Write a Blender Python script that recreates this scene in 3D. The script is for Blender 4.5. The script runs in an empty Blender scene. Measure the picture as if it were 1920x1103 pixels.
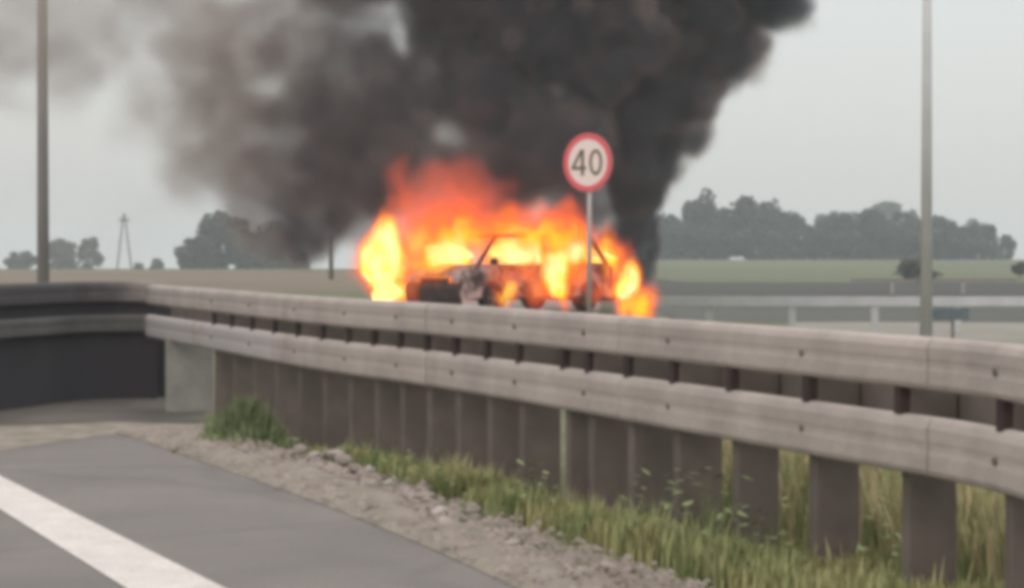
import bpy, bmesh, math, random
import numpy as np
from mathutils import Vector, Matrix, noise as mnoise

random.seed(7)
rng = np.random.default_rng(7)
scene = bpy.context.scene
C = scene.collection

# ------------------------------------------------------------------ camera
F = 4600.0            # focal length in photograph pixels (1920 wide)
HZ = 472.0            # row of the horizon
CAM_H = 1.25
cam_d = bpy.data.cameras.new('camera')
cam = bpy.data.objects.new('camera', cam_d)
C.objects.link(cam)
cam.location = (0, 0, CAM_H)
cam.rotation_euler = (math.radians(90) - math.atan((551.5 - HZ) / F), 0, 0)
cam_d.sensor_width = 36
cam_d.lens = F / 1920 * 36
cam_d.clip_end = 6000
scene.camera = cam

# ------------------------------------------------------------------ sky
SUN_EL, SUN_AZ = 48, 200
world = bpy.data.worlds.new('World')
scene.world = world
world.use_nodes = True
nt = world.node_tree
nt.nodes.clear()
wo = nt.nodes.new('ShaderNodeOutputWorld')
sky = nt.nodes.new('ShaderNodeTexSky')
sky.sky_type = 'NISHITA'
sky.sun_disc = False
sky.sun_elevation = math.radians(SUN_EL)
sky.sun_rotation = math.radians(SUN_AZ)
sky.dust_density = 4
bg = nt.nodes.new('ShaderNodeBackground')
bg.inputs['Strength'].default_value = 0.05
bg2 = nt.nodes.new('ShaderNodeBackground')         # the overcast layer, brighter towards the zenith
tc = nt.nodes.new('ShaderNodeTexCoord')
sx = nt.nodes.new('ShaderNodeSeparateXYZ')
mr = nt.nodes.new('ShaderNodeMapRange')
mr.inputs['From Min'].default_value = 0.0
mr.inputs['From Max'].default_value = 1.0
mr.inputs['To Min'].default_value = 0.0
mr.inputs['To Max'].default_value = 1.0
mxc = nt.nodes.new('ShaderNodeMix')
mxc.data_type = 'RGBA'
mxc.inputs[6].default_value = (0.60, 0.598, 0.575, 1)
mxc.inputs[7].default_value = (1.45, 1.42, 1.38, 1)
add = nt.nodes.new('ShaderNodeAddShader')
L = nt.links.new
L(tc.outputs['Generated'], sx.inputs[0])
pwz = nt.nodes.new('ShaderNodeMath')
pwz.operation = 'POWER'
pwz.inputs[1].default_value = 1.9
L(sx.outputs['Z'], mr.inputs['Value'])
L(mr.outputs[0], pwz.inputs[0])
L(pwz.outputs[0], mxc.inputs[0])
L(mxc.outputs[2], bg2.inputs['Color'])
L(sky.outputs[0], bg.inputs['Color'])
L(bg.outputs[0], add.inputs[0])
L(bg2.outputs[0], add.inputs[1])
L(add.outputs[0], wo.inputs['Surface'])

sun_d = bpy.data.lights.new('sun', 'SUN')
sun_d.energy = 0.7
sun_d.angle = math.radians(25)
sun_d.color = (1, 0.95, 0.88)
sun = bpy.data.objects.new('sun', sun_d)
C.objects.link(sun)
sun.rotation_euler = (math.radians(90 - SUN_EL), 0, math.radians(180 - SUN_AZ + 180))
sun.location = (0, 0, 60)

scene.view_settings.view_transform = 'Standard'
scene.view_settings.look = 'None'
scene.view_settings.exposure = 0
scene.view_settings.gamma = 1
scene.view_settings.use_curve_mapping = False
scene.render.engine = 'CYCLES'
scene.cycles.pixel_filter_type = 'BLACKMAN_HARRIS'
scene.cycles.filter_width = 5.4         # soft video lens
scene.cycles.use_denoising = True
scene.cycles.max_bounces = 6
scene.cycles.volume_bounces = 2
scene.cycles.volume_step_rate = 1.5
scene.cycles.volume_max_steps = 256
scene.cycles.transparent_max_bounces = 12


# ------------------------------------------------------------------ materials
def mat(name, col, rough=0.8, metal=0.0, var=0.0, scale=3.0, bump=0.0, col2=None, detail=6, spec=0.3, stretch=None, contrast=(0.35, 0.65)):
    m = bpy.data.materials.new(name)
    m.use_nodes = True
    n = m.node_tree
    b = n.nodes['Principled BSDF']
    b.inputs['Roughness'].default_value = rough
    b.inputs['Metallic'].default_value = metal
    b.inputs['Specular IOR Level'].default_value = spec
    if col2 is None and var == 0:
        b.inputs['Base Color'].default_value = (*col, 1)
        return m
    if col2 is None:
        col2 = tuple(c * (1 - var) for c in col)
        col = tuple(min(1, c * (1 + var)) for c in col)
    g = n.nodes.new('ShaderNodeNewGeometry')
    mp = n.nodes.new('ShaderNodeMapping')
    if stretch:
        mp.inputs['Scale'].default_value = stretch
    t = n.nodes.new('ShaderNodeTexNoise')
    t.inputs['Scale'].default_value = scale
    t.inputs['Detail'].default_value = detail
    t.inputs['Roughness'].default_value = 0.6
    r = n.nodes.new('ShaderNodeMapRange')
    r.inputs['From Min'].default_value = contrast[0]
    r.inputs['From Max'].default_value = contrast[1]
    x = n.nodes.new('ShaderNodeMix')
    x.data_type = 'RGBA'
    x.inputs[6].default_value = (*col2, 1)
    x.inputs[7].default_value = (*col, 1)
    n.links.new(g.outputs['Position'], mp.inputs[0])
    n.links.new(mp.outputs[0], t.inputs['Vector'])
    n.links.new(t.outputs['Fac'], r.inputs['Value'])
    n.links.new(r.outputs[0], x.inputs[0])
    n.links.new(x.outputs[2], b.inputs['Base Color'])
    if bump:
        t2 = n.nodes.new('ShaderNodeTexNoise')
        t2.inputs['Scale'].default_value = scale * 8
        t2.inputs['Detail'].default_value = 4
        bp = n.nodes.new('ShaderNodeBump')
        bp.inputs['Strength'].default_value = bump
        bp.inputs['Distance'].default_value = 0.02
        n.links.new(mp.outputs[0], t2.inputs['Vector'])
        n.links.new(t2.outputs['Fac'], bp.inputs['Height'])
        n.links.new(bp.outputs[0], b.inputs['Normal'])
    return m


M = dict(
    asphalt=mat('asphalt', (0.185, 0.165, 0.152), 0.85, col2=(0.15, 0.134, 0.124), scale=0.8, bump=0.4, detail=10),
    far_asphalt=mat('far_asphalt', (0.26, 0.24, 0.22), 0.9, var=0.12, scale=0.5),
    paint=mat('road_paint', (0.62, 0.575, 0.53), 0.7, col2=(0.54, 0.50, 0.46), scale=5),
    gravel=mat('gravel', (0.30, 0.26, 0.215), 0.95, col2=(0.19, 0.165, 0.13), scale=5, bump=1.0, detail=10),
    soil=mat('soil', (0.16, 0.15, 0.09), 1, col2=(0.09, 0.10, 0.045), scale=1.4, bump=0.6),
    pale_ground=mat('pale_ground', (0.27, 0.25, 0.22), 1, col2=(0.2, 0.19, 0.15), scale=0.35),
    strip=mat('ploughed_soil', (0.055, 0.052, 0.042), 1, col2=(0.034, 0.034, 0.028), scale=0.15, stretch=(0.3, 1, 1)),
    grey_grass=mat('grey_grass', (0.095, 0.095, 0.08), 1, col2=(0.06, 0.062, 0.054), scale=0.2, stretch=(0.4, 1, 1)),
    field=mat('field', (0.120, 0.125, 0.062), 1, col2=(0.088, 0.105, 0.052), scale=0.05, stretch=(0.5, 1, 1)),
    left_field=mat('stubble', (0.19, 0.148, 0.105), 1, col2=(0.13, 0.10, 0.068), scale=0.12, stretch=(0.4, 1, 1)),
    steel=mat('galvanised_steel', (0.47, 0.405, 0.365), 0.8, 0.05, col2=(0.36, 0.31, 0.28), scale=2.3, bump=0.3, detail=8),
    steel_pale=mat('pale_galvanised_steel', (0.46, 0.42, 0.405), 0.75, 0.05, col2=(0.42, 0.385, 0.37), scale=2),
    rust=mat('weathered_post_steel', (0.170, 0.138, 0.118), 0.9, 0.0, col2=(0.12, 0.098, 0.085), scale=4, detail=8),
    rear=mat('weathered_rear_steel', (0.27, 0.225, 0.20), 0.85, 0.0, col2=(0.19, 0.16, 0.145), scale=3),
    dark=mat('shaded_dark_steel', (0.075, 0.068, 0.068), 0.95, col2=(0.06, 0.055, 0.055), scale=2),  # dark tone stands in for shade on the left section's posts
    dark_low=mat('shaded_grey_steel', (0.13, 0.125, 0.118), 0.9, col2=(0.095, 0.09, 0.086), scale=2),  # left lower beam, its shade put into the colour
    black=mat('shade_black', (0.055, 0.050, 0.056), 0.95, col2=(0.045, 0.041, 0.046), scale=1.0),  # near-black that paints in the shadow below the left rail
    bolt=mat('bolt_steel', (0.16, 0.13, 0.12), 0.7, 0.2),
    concrete=mat('concrete', (0.34, 0.33, 0.30), 0.95, col2=(0.25, 0.24, 0.215), scale=3, bump=0.3),
    far_rail=mat('bright_zinc', (0.55, 0.56, 0.56), 0.7, var=0.08, scale=2),
    pole=mat('lamp_post_steel', (0.60, 0.60, 0.60), 0.6, 0.1, col2=(0.52, 0.52, 0.52), scale=1),
    pole_dark=mat('dull_lamp_post_steel', (0.28, 0.265, 0.25), 0.7, 0.15, col2=(0.24, 0.225, 0.215), scale=1),
    sign_white=mat('sign_white', (0.92, 0.74, 0.71), 0.5),
    sign_red=mat('sign_red', (0.78, 0.13, 0.15), 0.5),
    sign_black=mat('sign_black', (0.16, 0.13, 0.085), 0.6),
    sign_back=mat('sign_post_steel', (0.45, 0.40, 0.38), 0.5, 0.2),
    plate=mat('blue_grey_plate', (0.12, 0.15, 0.17), 0.7, var=0.15, scale=3),
    wood=mat('dark_wood', (0.10, 0.08, 0.065), 0.9, var=0.2, scale=3),
    leaf=mat('foliage', (0.062, 0.080, 0.055), 0.9, col2=(0.033, 0.047, 0.035), scale=0.35, detail=3),
    green=mat('green_blades', (0.22, 0.26, 0.12), 0.8, col2=(0.13, 0.165, 0.075), scale=3),
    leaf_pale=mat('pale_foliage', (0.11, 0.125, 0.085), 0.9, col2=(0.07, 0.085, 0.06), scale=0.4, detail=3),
    bark=mat('bark', (0.07, 0.055, 0.045), 0.95),
    grass=mat('grass_blades', (0.42, 0.38, 0.19), 0.8, col2=(0.20, 0.25, 0.10), scale=2.2, detail=3),
    dry=mat('dry_grass_blades', (0.56, 0.44, 0.27), 0.85, col2=(0.38, 0.33, 0.17), scale=2, detail=3),
    leafy=mat('weed_leaf', (0.30, 0.34, 0.15), 0.7, col2=(0.17, 0.22, 0.08), scale=6, detail=3),
    stone=mat('pale_stone', (0.42, 0.36, 0.33), 0.95, col2=(0.24, 0.20, 0.17), scale=4),
    carpaint=mat('scorched_silver_paint', (0.48, 0.33, 0.30), 0.7, 0.05, col2=(0.06, 0.034, 0.03), scale=2.4, detail=8, contrast=(0.42, 0.57)),
    char=mat('charred_metal', (0.06, 0.04, 0.036), 0.9, col2=(0.03, 0.022, 0.02), scale=5),
    rubber=mat('burnt_rubber', (0.03, 0.022, 0.02), 0.9),
    rim=mat('scorched_rim', (0.25, 0.18, 0.15), 0.6, 0.5, var=0.3, scale=9),
    lens=mat('scorched_lens', (0.35, 0.3, 0.28), 0.2),
    redlens=mat('red_lens', (0.25, 0.03, 0.02), 0.3),
)


def wear(m, sc, depth, thr=(0.02, 0.06), tint=(0.5, 0.5, 0.5)):
    """fine cracks and grain over a material's base colour"""
    n = m.node_tree
    b = n.nodes['Principled BSDF']
    src = b.inputs['Base Color'].links[0].from_socket
    g = n.nodes.new('ShaderNodeNewGeometry')
    v = n.nodes.new('ShaderNodeTexVoronoi'); v.feature = 'DISTANCE_TO_EDGE'; v.inputs['Scale'].default_value = sc
    nz = n.nodes.new('ShaderNodeTexNoise'); nz.inputs['Scale'].default_value = sc * 2.5; nz.inputs['Detail'].default_value = 8
    ad = n.nodes.new('ShaderNodeMix'); ad.data_type = 'RGBA'; ad.inputs[0].default_value = 0.35
    n.links.new(g.outputs['Position'], nz.inputs['Vector'])
    n.links.new(g.outputs['Position'], ad.inputs[6]); n.links.new(nz.outputs['Color'], ad.inputs[7])
    n.links.new(ad.outputs[2], v.inputs['Vector'])
    r = n.nodes.new('ShaderNodeMapRange'); r.inputs['From Min'].default_value = thr[0]; r.inputs['From Max'].default_value = thr[1]
    r.inputs['To Min'].default_value = 1 - depth; r.inputs['To Max'].default_value = 1
    n.links.new(v.outputs['Distance'], r.inputs['Value'])
    g2_ = n.nodes.new('ShaderNodeTexNoise'); g2_.inputs['Scale'].default_value = 90; g2_.inputs['Detail'].default_value = 3
    n.links.new(g.outputs['Position'], g2_.inputs['Vector'])
    r2 = n.nodes.new('ShaderNodeMapRange'); r2.inputs['From Min'].default_value = 0.3; r2.inputs['From Max'].default_value = 0.7
    r2.inputs['To Min'].default_value = 0.75; r2.inputs['To Max'].default_value = 1.2
    n.links.new(g2_.outputs['Fac'], r2.inputs['Value'])
    mu = n.nodes.new('ShaderNodeMath'); mu.operation = 'MULTIPLY'
    n.links.new(r.outputs[0], mu.inputs[0]); n.links.new(r2.outputs[0], mu.inputs[1])
    x = n.nodes.new('ShaderNodeVectorMath'); x.operation = 'SCALE'
    n.links.new(src, x.inputs[0]); n.links.new(mu.outputs[0], x.inputs['Scale'])
    n.links.new(x.outputs[0], b.inputs['Base Color'])


def shade_ramp(name, unshaded, x0, x1):
    """steel with shade painted into its colour, darker towards the far left end"""
    m = M[unshaded].copy(); m.name = name
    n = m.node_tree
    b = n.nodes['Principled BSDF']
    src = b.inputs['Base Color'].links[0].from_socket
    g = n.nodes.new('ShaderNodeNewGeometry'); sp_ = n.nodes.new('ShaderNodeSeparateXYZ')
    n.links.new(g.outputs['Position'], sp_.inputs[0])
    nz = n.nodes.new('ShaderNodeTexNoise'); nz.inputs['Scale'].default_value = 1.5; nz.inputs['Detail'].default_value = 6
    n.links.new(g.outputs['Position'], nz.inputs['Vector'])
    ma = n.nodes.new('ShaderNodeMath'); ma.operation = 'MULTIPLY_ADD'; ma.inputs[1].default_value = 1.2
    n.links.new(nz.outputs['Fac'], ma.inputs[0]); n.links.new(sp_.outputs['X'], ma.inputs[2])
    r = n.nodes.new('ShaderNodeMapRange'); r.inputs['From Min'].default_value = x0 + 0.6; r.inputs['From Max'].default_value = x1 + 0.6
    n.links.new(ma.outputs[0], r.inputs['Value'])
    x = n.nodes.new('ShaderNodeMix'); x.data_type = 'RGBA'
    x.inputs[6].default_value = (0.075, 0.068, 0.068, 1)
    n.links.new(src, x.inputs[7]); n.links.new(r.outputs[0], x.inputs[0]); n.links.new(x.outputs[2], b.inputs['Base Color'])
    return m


M['shade_steel'] = shade_ramp('steel_with_shade', 'steel', -3.95, -3.0)  # upper beam: painted shade deepens leftwards
M['shade_rear'] = shade_ramp('rear_steel_with_shade', 'rear', -4.1, -3.3)  # same painted shade over the rear steel colour
wear(M['asphalt'], 0.4, 0.13, (0.0, 0.02))
wear(M['paint'], 3.0, 0.18, (0.0, 0.03))

# ------------------------------------------------------------------ helpers
def tag(o, label=None, cat=None, group=None, kind=None):
    if label: o['label'] = label
    if cat: o['category'] = cat
    if group: o['group'] = group
    if kind: o['kind'] = kind
    return o


def empty(name, loc, rz=0):
    o = bpy.data.objects.new(name, None)
    C.objects.link(o)
    o.location = loc
    o.rotation_euler = (0, 0, rz)
    o.empty_display_size = 0.2
    return o


def link(name, bm, m, parent=None, smooth=False):
    me = bpy.data.meshes.new(name)
    bm.to_mesh(me)
    bm.free()
    for mm in (m if isinstance(m, (list, tuple)) else [m]):
        me.materials.append(mm)
    if smooth:
        for p in me.polygons: p.use_smooth = True
    o = bpy.data.objects.new(name, me)
    C.objects.link(o)
    if parent: o.parent = parent
    return o


def pymesh(name, vs, fs, m, parent=None, smooth=False):
    me = bpy.data.meshes.new(name)
    me.from_pydata([tuple(v) for v in vs], [], fs)
    me.materials.append(m)
    if smooth:
        for p in me.polygons: p.use_smooth = True
    me.update()
    o = bpy.data.objects.new(name, me)
    C.objects.link(o)
    if parent: o.parent = parent
    return o


def box(bm, c, s, rz=0, bev=0.0):
    r = bmesh.ops.create_cube(bm, size=1)
    Mx = Matrix.Translation(c) @ Matrix.Rotation(rz, 4, 'Z') @ Matrix.Diagonal((*s, 1))
    bmesh.ops.transform(bm, matrix=Mx, verts=r['verts'])
    if bev:
        es = {e for v in r['verts'] for e in v.link_edges}
        bmesh.ops.bevel(bm, geom=list(es), offset=bev, segments=2, affect='EDGES', profile=0.5)
    return bm


def tube(bm, p0, p1, r0, r1=None, n=10):
    r1 = r0 if r1 is None else r1
    p0, p1 = Vector(p0), Vector(p1)
    d = (p1 - p0)
    q = d.to_track_quat('Z', 'Y').to_matrix()
    a, b = [], []
    for i in range(n):
        t = 2 * math.pi * i / n
        v = q @ Vector((math.cos(t), math.sin(t), 0))
        a.append(bm.verts.new(p0 + v * r0))
        b.append(bm.verts.new(p1 + v * r1))
    for i in range(n):
        j = (i + 1) % n
        bm.faces.new((a[i], a[j], b[j], b[i]))
    bm.faces.new(a[::-1])
    bm.faces.new(b)
    return bm


def P(px, py, Y):                     # where a thing seen at a spot stands, given its distance
    return Vector(((px - 960) / F * Y, Y, CAM_H - (py - HZ) / F * Y))


def GP(px, py, z=0.0):                # same, for things on level ground
    return P(px, py, F * (CAM_H - z) / (py - HZ))


def ss(a, b, x):
    t = np.clip((x - a) / (b - a), 0, 1)
    return t * t * (3 - 2 * t)


# ------------------------------------------------------------------ terrain
RPX = [(2500, 5.75), (2200, 6.75), (1920, 8.12), (1600, 9.4), (1280, 11.05), (1000, 13.0), (800, 14.7), (640, 16.2), (450, 19.2), (300, 22.6)]
RY = [b for a, b in RPX]
RX = [(a - 960) / F * b for a, b in RPX]


def terrain(X, Y):
    X = np.asarray(X, float); Y = np.asarray(Y, float)
    right = ss(0.035, 0.075, X / np.maximum(Y, 1))        # the right side dips beyond the rail
    z = -0.78 * right * ss(13, 27, Y)
    z = z - 0.12 * ss(16, 19, Y) * (1 - ss(-2.6, -1.6, X)) * (1 - ss(23, 30, Y))
    z = z - 0.11 * np.exp(-((X - np.interp(Y, RY, RX)) / 0.33) ** 2) * ss(9, 11, Y) * (1 - ss(19, 23, Y))
    # beyond: field climbs slightly on the right, falls away behind its crest
    rightf = ss(-0.02, 0.03, X / np.maximum(Y, 1))
    crest = 178 + (390 - 178) * rightf
    zc = -0.02 * (1 - rightf) + 0.0 * rightf
    z = z + (0.78 * right) * ss(150, 380, Y)
    z = np.where(Y > crest, zc - (Y - crest) * 0.012, z)
    return z


def sheet(name, x0f, x1f, ys, m, dz=0.0, nx=40, rel=True, jitter=0.0):
    vs, fs = [], []
    for Y in ys:
        a, b = x0f(Y), x1f(Y)
        for i in range(nx + 1):
            X = a + (b - a) * i / nx
            vs.append((X, Y, float(terrain(X, Y)) + dz + (jitter * mnoise.noise((X * 1.7, Y * 1.7, 0)) if jitter else 0)))
    for j in range(len(ys) - 1):
        for i in range(nx):
            k = j * (nx + 1) + i
            fs.append((k, k + 1, k + nx + 2, k + nx + 1))
    o = pymesh(name, vs, fs, m, smooth=True)
    o['kind'] = 'structure'
    return o


wide = lambda s: (lambda Y: s * (14 + Y * 0.55))
ysn = list(np.concatenate([np.linspace(-6, 12, 20), np.linspace(13, 34, 40), np.linspace(36, 98, 40)]))
sheet('ground', wide(-1), wide(1), ysn, M['soil'], 0, nx=160)


def strip_far(Y): return None


ysf = list(np.linspace(98, 161, 30))
sheet('ploughed_strip', lambda Y: -0.004 * Y - 3, wide(1), ysf, M['strip'], 0, nx=60)
sheet('stubble_field', wide(-1), lambda Y: -0.004 * Y - 3, ysf, M['left_field'], 0, nx=60)
sheet('field', wide(-1), wide(1), list(np.linspace(161, 400, 100)) + list(np.linspace(420, 1600, 30)), M['field'], 0, nx=120)
# left field comes nearer
sheet('stubble_field', wide(-1), lambda Y: -0.02 * Y - 0.5, list(np.linspace(76, 98, 10)), M['left_field'], 0.01, nx=40)
sheet('verge', lambda Y: 0.115 * Y, wide(1), list(np.linspace(53, 70, 14)), M['pale_ground'], 0.012, nx=60)
sheet('grass_strip', lambda Y: 0.05 * Y, wide(1), list(np.linspace(70.05, 97.9, 14)), M['grey_grass'], 0.01, nx=60)
sheet('carriageway', lambda Y: -40, lambda Y: 0.045 * Y, list(np.linspace(46, 62, 16)), M['far_asphalt'], 0.015, nx=60)

M['dirt'] = mat('grey_dirt', (0.125, 0.108, 0.094), 1, col2=(0.08, 0.07, 0.06), scale=1.2)
sheet('dirt_patch', lambda Y: -9, lambda Y: -0.125 * Y, list(np.linspace(16.2, 27, 24)), M['dirt'], 0.01, nx=24)

# near road: its right edge as seen, curving away to the left at the far end
edge_px = [(1250, 1225), (1110, 1160), (980, 1103), (800, 1022), (600, 942), (400, 872), (300, 836), (235, 817), (170, 822), (60, 838), (-120, 868), (-400, 930)]
edge = [GP(a, b) for a, b in edge_px]


def spline(pts, n=12):
    out = []
    for i in range(len(pts) - 1):
        p0 = pts[max(i - 1, 0)]; p1 = pts[i]; p2 = pts[i + 1]; p3 = pts[min(i + 2, len(pts) - 1)]
        for k in range(n):
            t = k / n
            out.append(0.5 * ((2 * p1) + (p2 - p0) * t + (2 * p0 - 5 * p1 + 4 * p2 - p3) * t * t + (3 * p1 - p0 - 3 * p2 + p3) * t ** 3))
    out.append(pts[-1])
    return out


es = spline(edge, 8)
d0 = (edge[1] - edge[2]).normalized()
near_end = edge[0] + d0 * 12
road_outline = [Vector((near_end.x, near_end.y, 0))] + es + [Vector((-14, 8, 0)), Vector((-14, -8, 0)), Vector((4, -8, 0))]
bm = bmesh.new()
vv = [bm.verts.new((p.x, p.y, 0.010)) for p in road_outline]
f = bm.faces.new(vv)
bmesh.ops.triangulate(bm, faces=[f])
bmesh.ops.recalc_face_normals(bm, faces=bm.faces)
tag(link('road', bm, M['asphalt']), kind='structure')
# painted edge line
a0, a1 = GP(0, 898), GP(405, 1103)
b0, b1 = GP(0, 962), GP(222, 1103)
da, db = (a1 - a0).normalized(), (b1 - b0).normalized()
q = [a0 - da * 6, a1 + da * 7, b1 + db * 7, b0 - db * 6]
# follow the same gentle bend at its far end
n_seg = 40
vs = []
for i in range(n_seg + 1):
    t = i / n_seg
    pa = q[0].lerp(q[1], t); pb = q[3].lerp(q[2], t)
    bend = max(0, 0.2 - t) ** 2 * 18
    wob = 0.006 * mnoise.noise((t * 40, 0, 0))
    vs += [(pa.x - bend + wob, pa.y, 0.014), (pb.x - bend + wob, pb.y, 0.014)]
pymesh('road_marking', vs, [(2 * i, 2 * i + 1, 2 * i + 3, 2 * i + 2) for i in range(n_seg)], M['paint'])['kind'] = 'structure'

# gravel verge between road and weeds: ragged outer side
vs, fs = [], []
nrow = 7
for i, p in enumerate(es):
    j = min(i + 1, len(es) - 1); k = max(i - 1, 0)
    t = (es[j] - es[k]).normalized()
    nrm = Vector((-t.y, t.x, 0))
    nrm = -nrm
    w = 0.30 + 0.2 * mnoise.noise((p.x * 1.3, p.y * 1.3, 5)) + (2.6 * min(1, max(0, (-2.3 - p.x) / 0.6))) + 0.35 * max(0, 1 - abs(p.y - 13.3) / 2)
    for r in range(nrow):
        q_ = p + nrm * (w * r / (nrow - 1) - 0.05)
        base = float(terrain(q_.x, q_.y))
        h = (0.013 if r == 0 else 0.02) + 0.05 * math.sin(math.pi * r / (nrow - 1)) * (0.6 + mnoise.noise((q_.x * 5, q_.y * 5, 1)))
        if r == nrow - 1: h = -0.02
        vs.append((q_.x, q_.y, max(base, 0 if r < 3 else base) + h))
for i in range(len(es) - 1):
    for r in range(nrow - 1):
        k = i * nrow + r
        fs.append((k, k + 1, k + nrow + 1, k + nrow))
tag(pymesh('gravel_verge', vs, fs, M['gravel'], smooth=True), kind='structure')

# ------------------------------------------------------------------ near guardrail
rail_px = [(2500, 5.75), (2200, 6.75), (1920, 8.12), (1600, 9.4), (1280, 11.05), (1000, 13.0), (800, 14.7), (640, 16.2), (450, 19.2), (300, 22.6)]
rail = [Vector(((a - 960) / F * Y, Y, 0)) for a, Y in rail_px]
rs = spline(rail, 24)


def resample(pts, step):
    out = [pts[0].copy()]
    acc = 0
    for i in range(len(pts) - 1):
        a, b = pts[i], pts[i + 1]
        Ls = (b - a).length
        while acc + Ls >= step:
            t = (step - acc) / Ls
            a = a.lerp(b, t)
            out.append(a.copy())
            Ls = (b - a).length
            acc = 0
        acc += Ls
    return out


def frames(pts):
    fr = []
    for i in range(len(pts)):
        t = (pts[min(i + 1, len(pts) - 1)] - pts[max(i - 1, 0)]); t.z = 0; t.normalize()
        n = Vector((t.y, -t.x, 0))
        if n.dot(-pts[i]) < 0: n = -n
        fr.append((pts[i], t, n))
    return fr


def w_profile(h, d):        # (out, z) closed strip profile of a two-ridge beam, thickness 6 mm
    pts = [(0.0, 0.0), (0.5, 0.015), (0.8, 0.05), (1.0, 0.13), (1.0, 0.38), (0.93, 0.46), (0.93, 0.54), (1.0, 0.62), (1.0, 0.82), (0.75, 0.93), (0.5, 0.985), (0.0, 1.0)]
    f_ = [(o * d, z * h) for o, z in pts]
    b_ = [(o * d - 0.006, z * h) for o, z in pts][::-1]
    return f_ + b_


def sweep(name, fr, prof, z, off, m, parent, smooth=False):
    vs, fs = [], []
    n = len(prof)
    for p, t, nn in fr:
        for o, zz in prof:
            q_ = p + nn * (o + off)
            vs.append((q_.x, q_.y, z(p) + zz if callable(z) else z + zz))
    for i in range(len(fr) - 1):
        for k in range(n):
            a = i * n + k; b = i * n + (k + 1) % n
            fs.append((a, b, b + n, a + n))
    fs.append(tuple(range(n))[::-1])
    fs.append(tuple(range((len(fr) - 1) * n, len(fr) * n)))
    return pymesh(name, vs, fs, m, parent, smooth)


g = empty('guardrail', (0, 0, 0))
tag(g, 'long weathered two-beam steel guardrail sweeping along the road in front of the fire', 'guardrail')
fine = resample(rs, 0.19)
fr = frames(fine)
BH = 0.187
seg = 16
prof = w_profile(BH, 0.038)
prof_low = w_profile(0.212, 0.038)
ztop = lambda p: 0.95
for k in range(0, len(fr) - 1, seg):
    part = fr[k:k + seg + 1]
    if len(part) < 2: continue
    o1 = 0.003 * ((k // seg) % 2)
    last = part[0][0].y > 17.2
    sweep('upper_beam', part, prof, 0.95 - BH, 0.10 + o1, M['shade_steel'] if last else M['steel'], g)
    sweep('lower_beam', part, prof_low, 0.46, 0.10 + o1, M['shade_rear'] if part[-1][0].x < -9 else (M['steel_pale'] if last else M['steel']), g)
    # lap plate with bolts where two lengths join
    if k:
        pl = fr[k - 1:k + 2]
        for zz, hh in ((0.95 - BH + 0.002, BH - 0.004), (0.462, 0.208)):
            pr = w_profile(hh, 0.038)
            sweep('splice_plate', pl, pr, zz, 0.10 + 0.007, M['steel'], g)
for k in range(0, len(fr) - 1, seg * 2):
    part = fr[k:k + seg * 2 + 1]
    if len(part) > 1:
        sweep('rear_beam', part, [(0, 0), (0.03, 0.02), (0.03, 0.155), (0, 0.17), (-0.01, 0.17), (-0.01, 0)], 0.625, -0.13, M['rear'], g)

post_px = [2420, 2120, 1895, 1700, 1525, 1380, 1273, 1187, 1113, 1066, 982, 922, 863, 808, 758, 709, 660, 612, 566, 522, 480, 442, 408]


def on_rail(px):
    for i in range(len(rs) - 1):
        a_, b_ = 960 + rs[i].x / rs[i].y * F, 960 + rs[i + 1].x / rs[i + 1].y * F
        if a_ >= px >= b_:
            return rs[i].lerp(rs[i + 1], (a_ - px) / max(1e-6, a_ - b_))
    return rs[-1]


posts = [on_rail(x + 0.085 * F / on_rail(x).y) for x in post_px]
pf = frames(posts)
bmp = bmesh.new()
box(bmp, (0, 0, 0.31), (0.075, 0.178, 1.04))
post0 = link('post', bmp, M['rust'])
bmp = bmesh.new()
box(bmp, (0, 0.002, 0.31), (0.085, 0.20, 1.04))
wide_post = bpy.data.meshes.new('wide_post'); bmp.to_mesh(wide_post); bmp.free(); wide_post.materials.append(M['rust'])
bms = bmesh.new(); box(bms, (0, -0.106, 0.715), (0.06, 0.04, 0.16), bev=0.004); spc0 = link('spacer', bms, M['char'])
bms = bmesh.new(); box(bms, (0, 0.106, 0.71), (0.05, 0.04, 0.14), bev=0.004); spc1 = link('spacer', bms, M['char'])
kids0 = [spc0, spc1]
for zz in (0.95 - BH / 2, 0.566):
    bmb = bmesh.new(); tube(bmb, (0, -0.12, zz), (0, -0.146, zz), 0.017, 0.013, 8)
    kids0.append(link('bolt', bmb, M['bolt']))
for i, (p, t, n) in enumerate(pf):
    rz = math.atan2(t.y, t.x)
    if (Matrix.Rotation(rz, 3, 'Z') @ Vector((0, -1, 0))).dot(n) < 0: rz += math.pi
    if i == 0:
        o, ks = post0, kids0
    else:
        o = post0.copy(); C.objects.link(o)
        ks = [k_.copy() for k_ in (kids0 if i % 2 == 0 else kids0[:2])]
        for k_ in ks: C.objects.link(k_)
    o.parent = g; o.location = (p.x, p.y, 0.0); o.rotation_euler = (0, 0, rz + random.uniform(-.04, .04))
    for k_ in ks: k_.parent = o
    if 5 < i and post_px[i] != 1066: o.data = wide_post
# pale concrete block under the start of the lower beam
bm = bmesh.new()
box(bm, (0, 0, 0.28), (0.42, 0.22, 0.70), bev=0.015)
cb = link('concrete_post', bm, M['concrete'])
cp = P(354, 620, 21.4)
cb.location = (cp.x, 21.45, -0.12)
cb.rotation_euler = (0, 0, 0.12)
tag(cb, 'pale grey concrete post under the left end of the lower rail', 'post')

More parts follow.
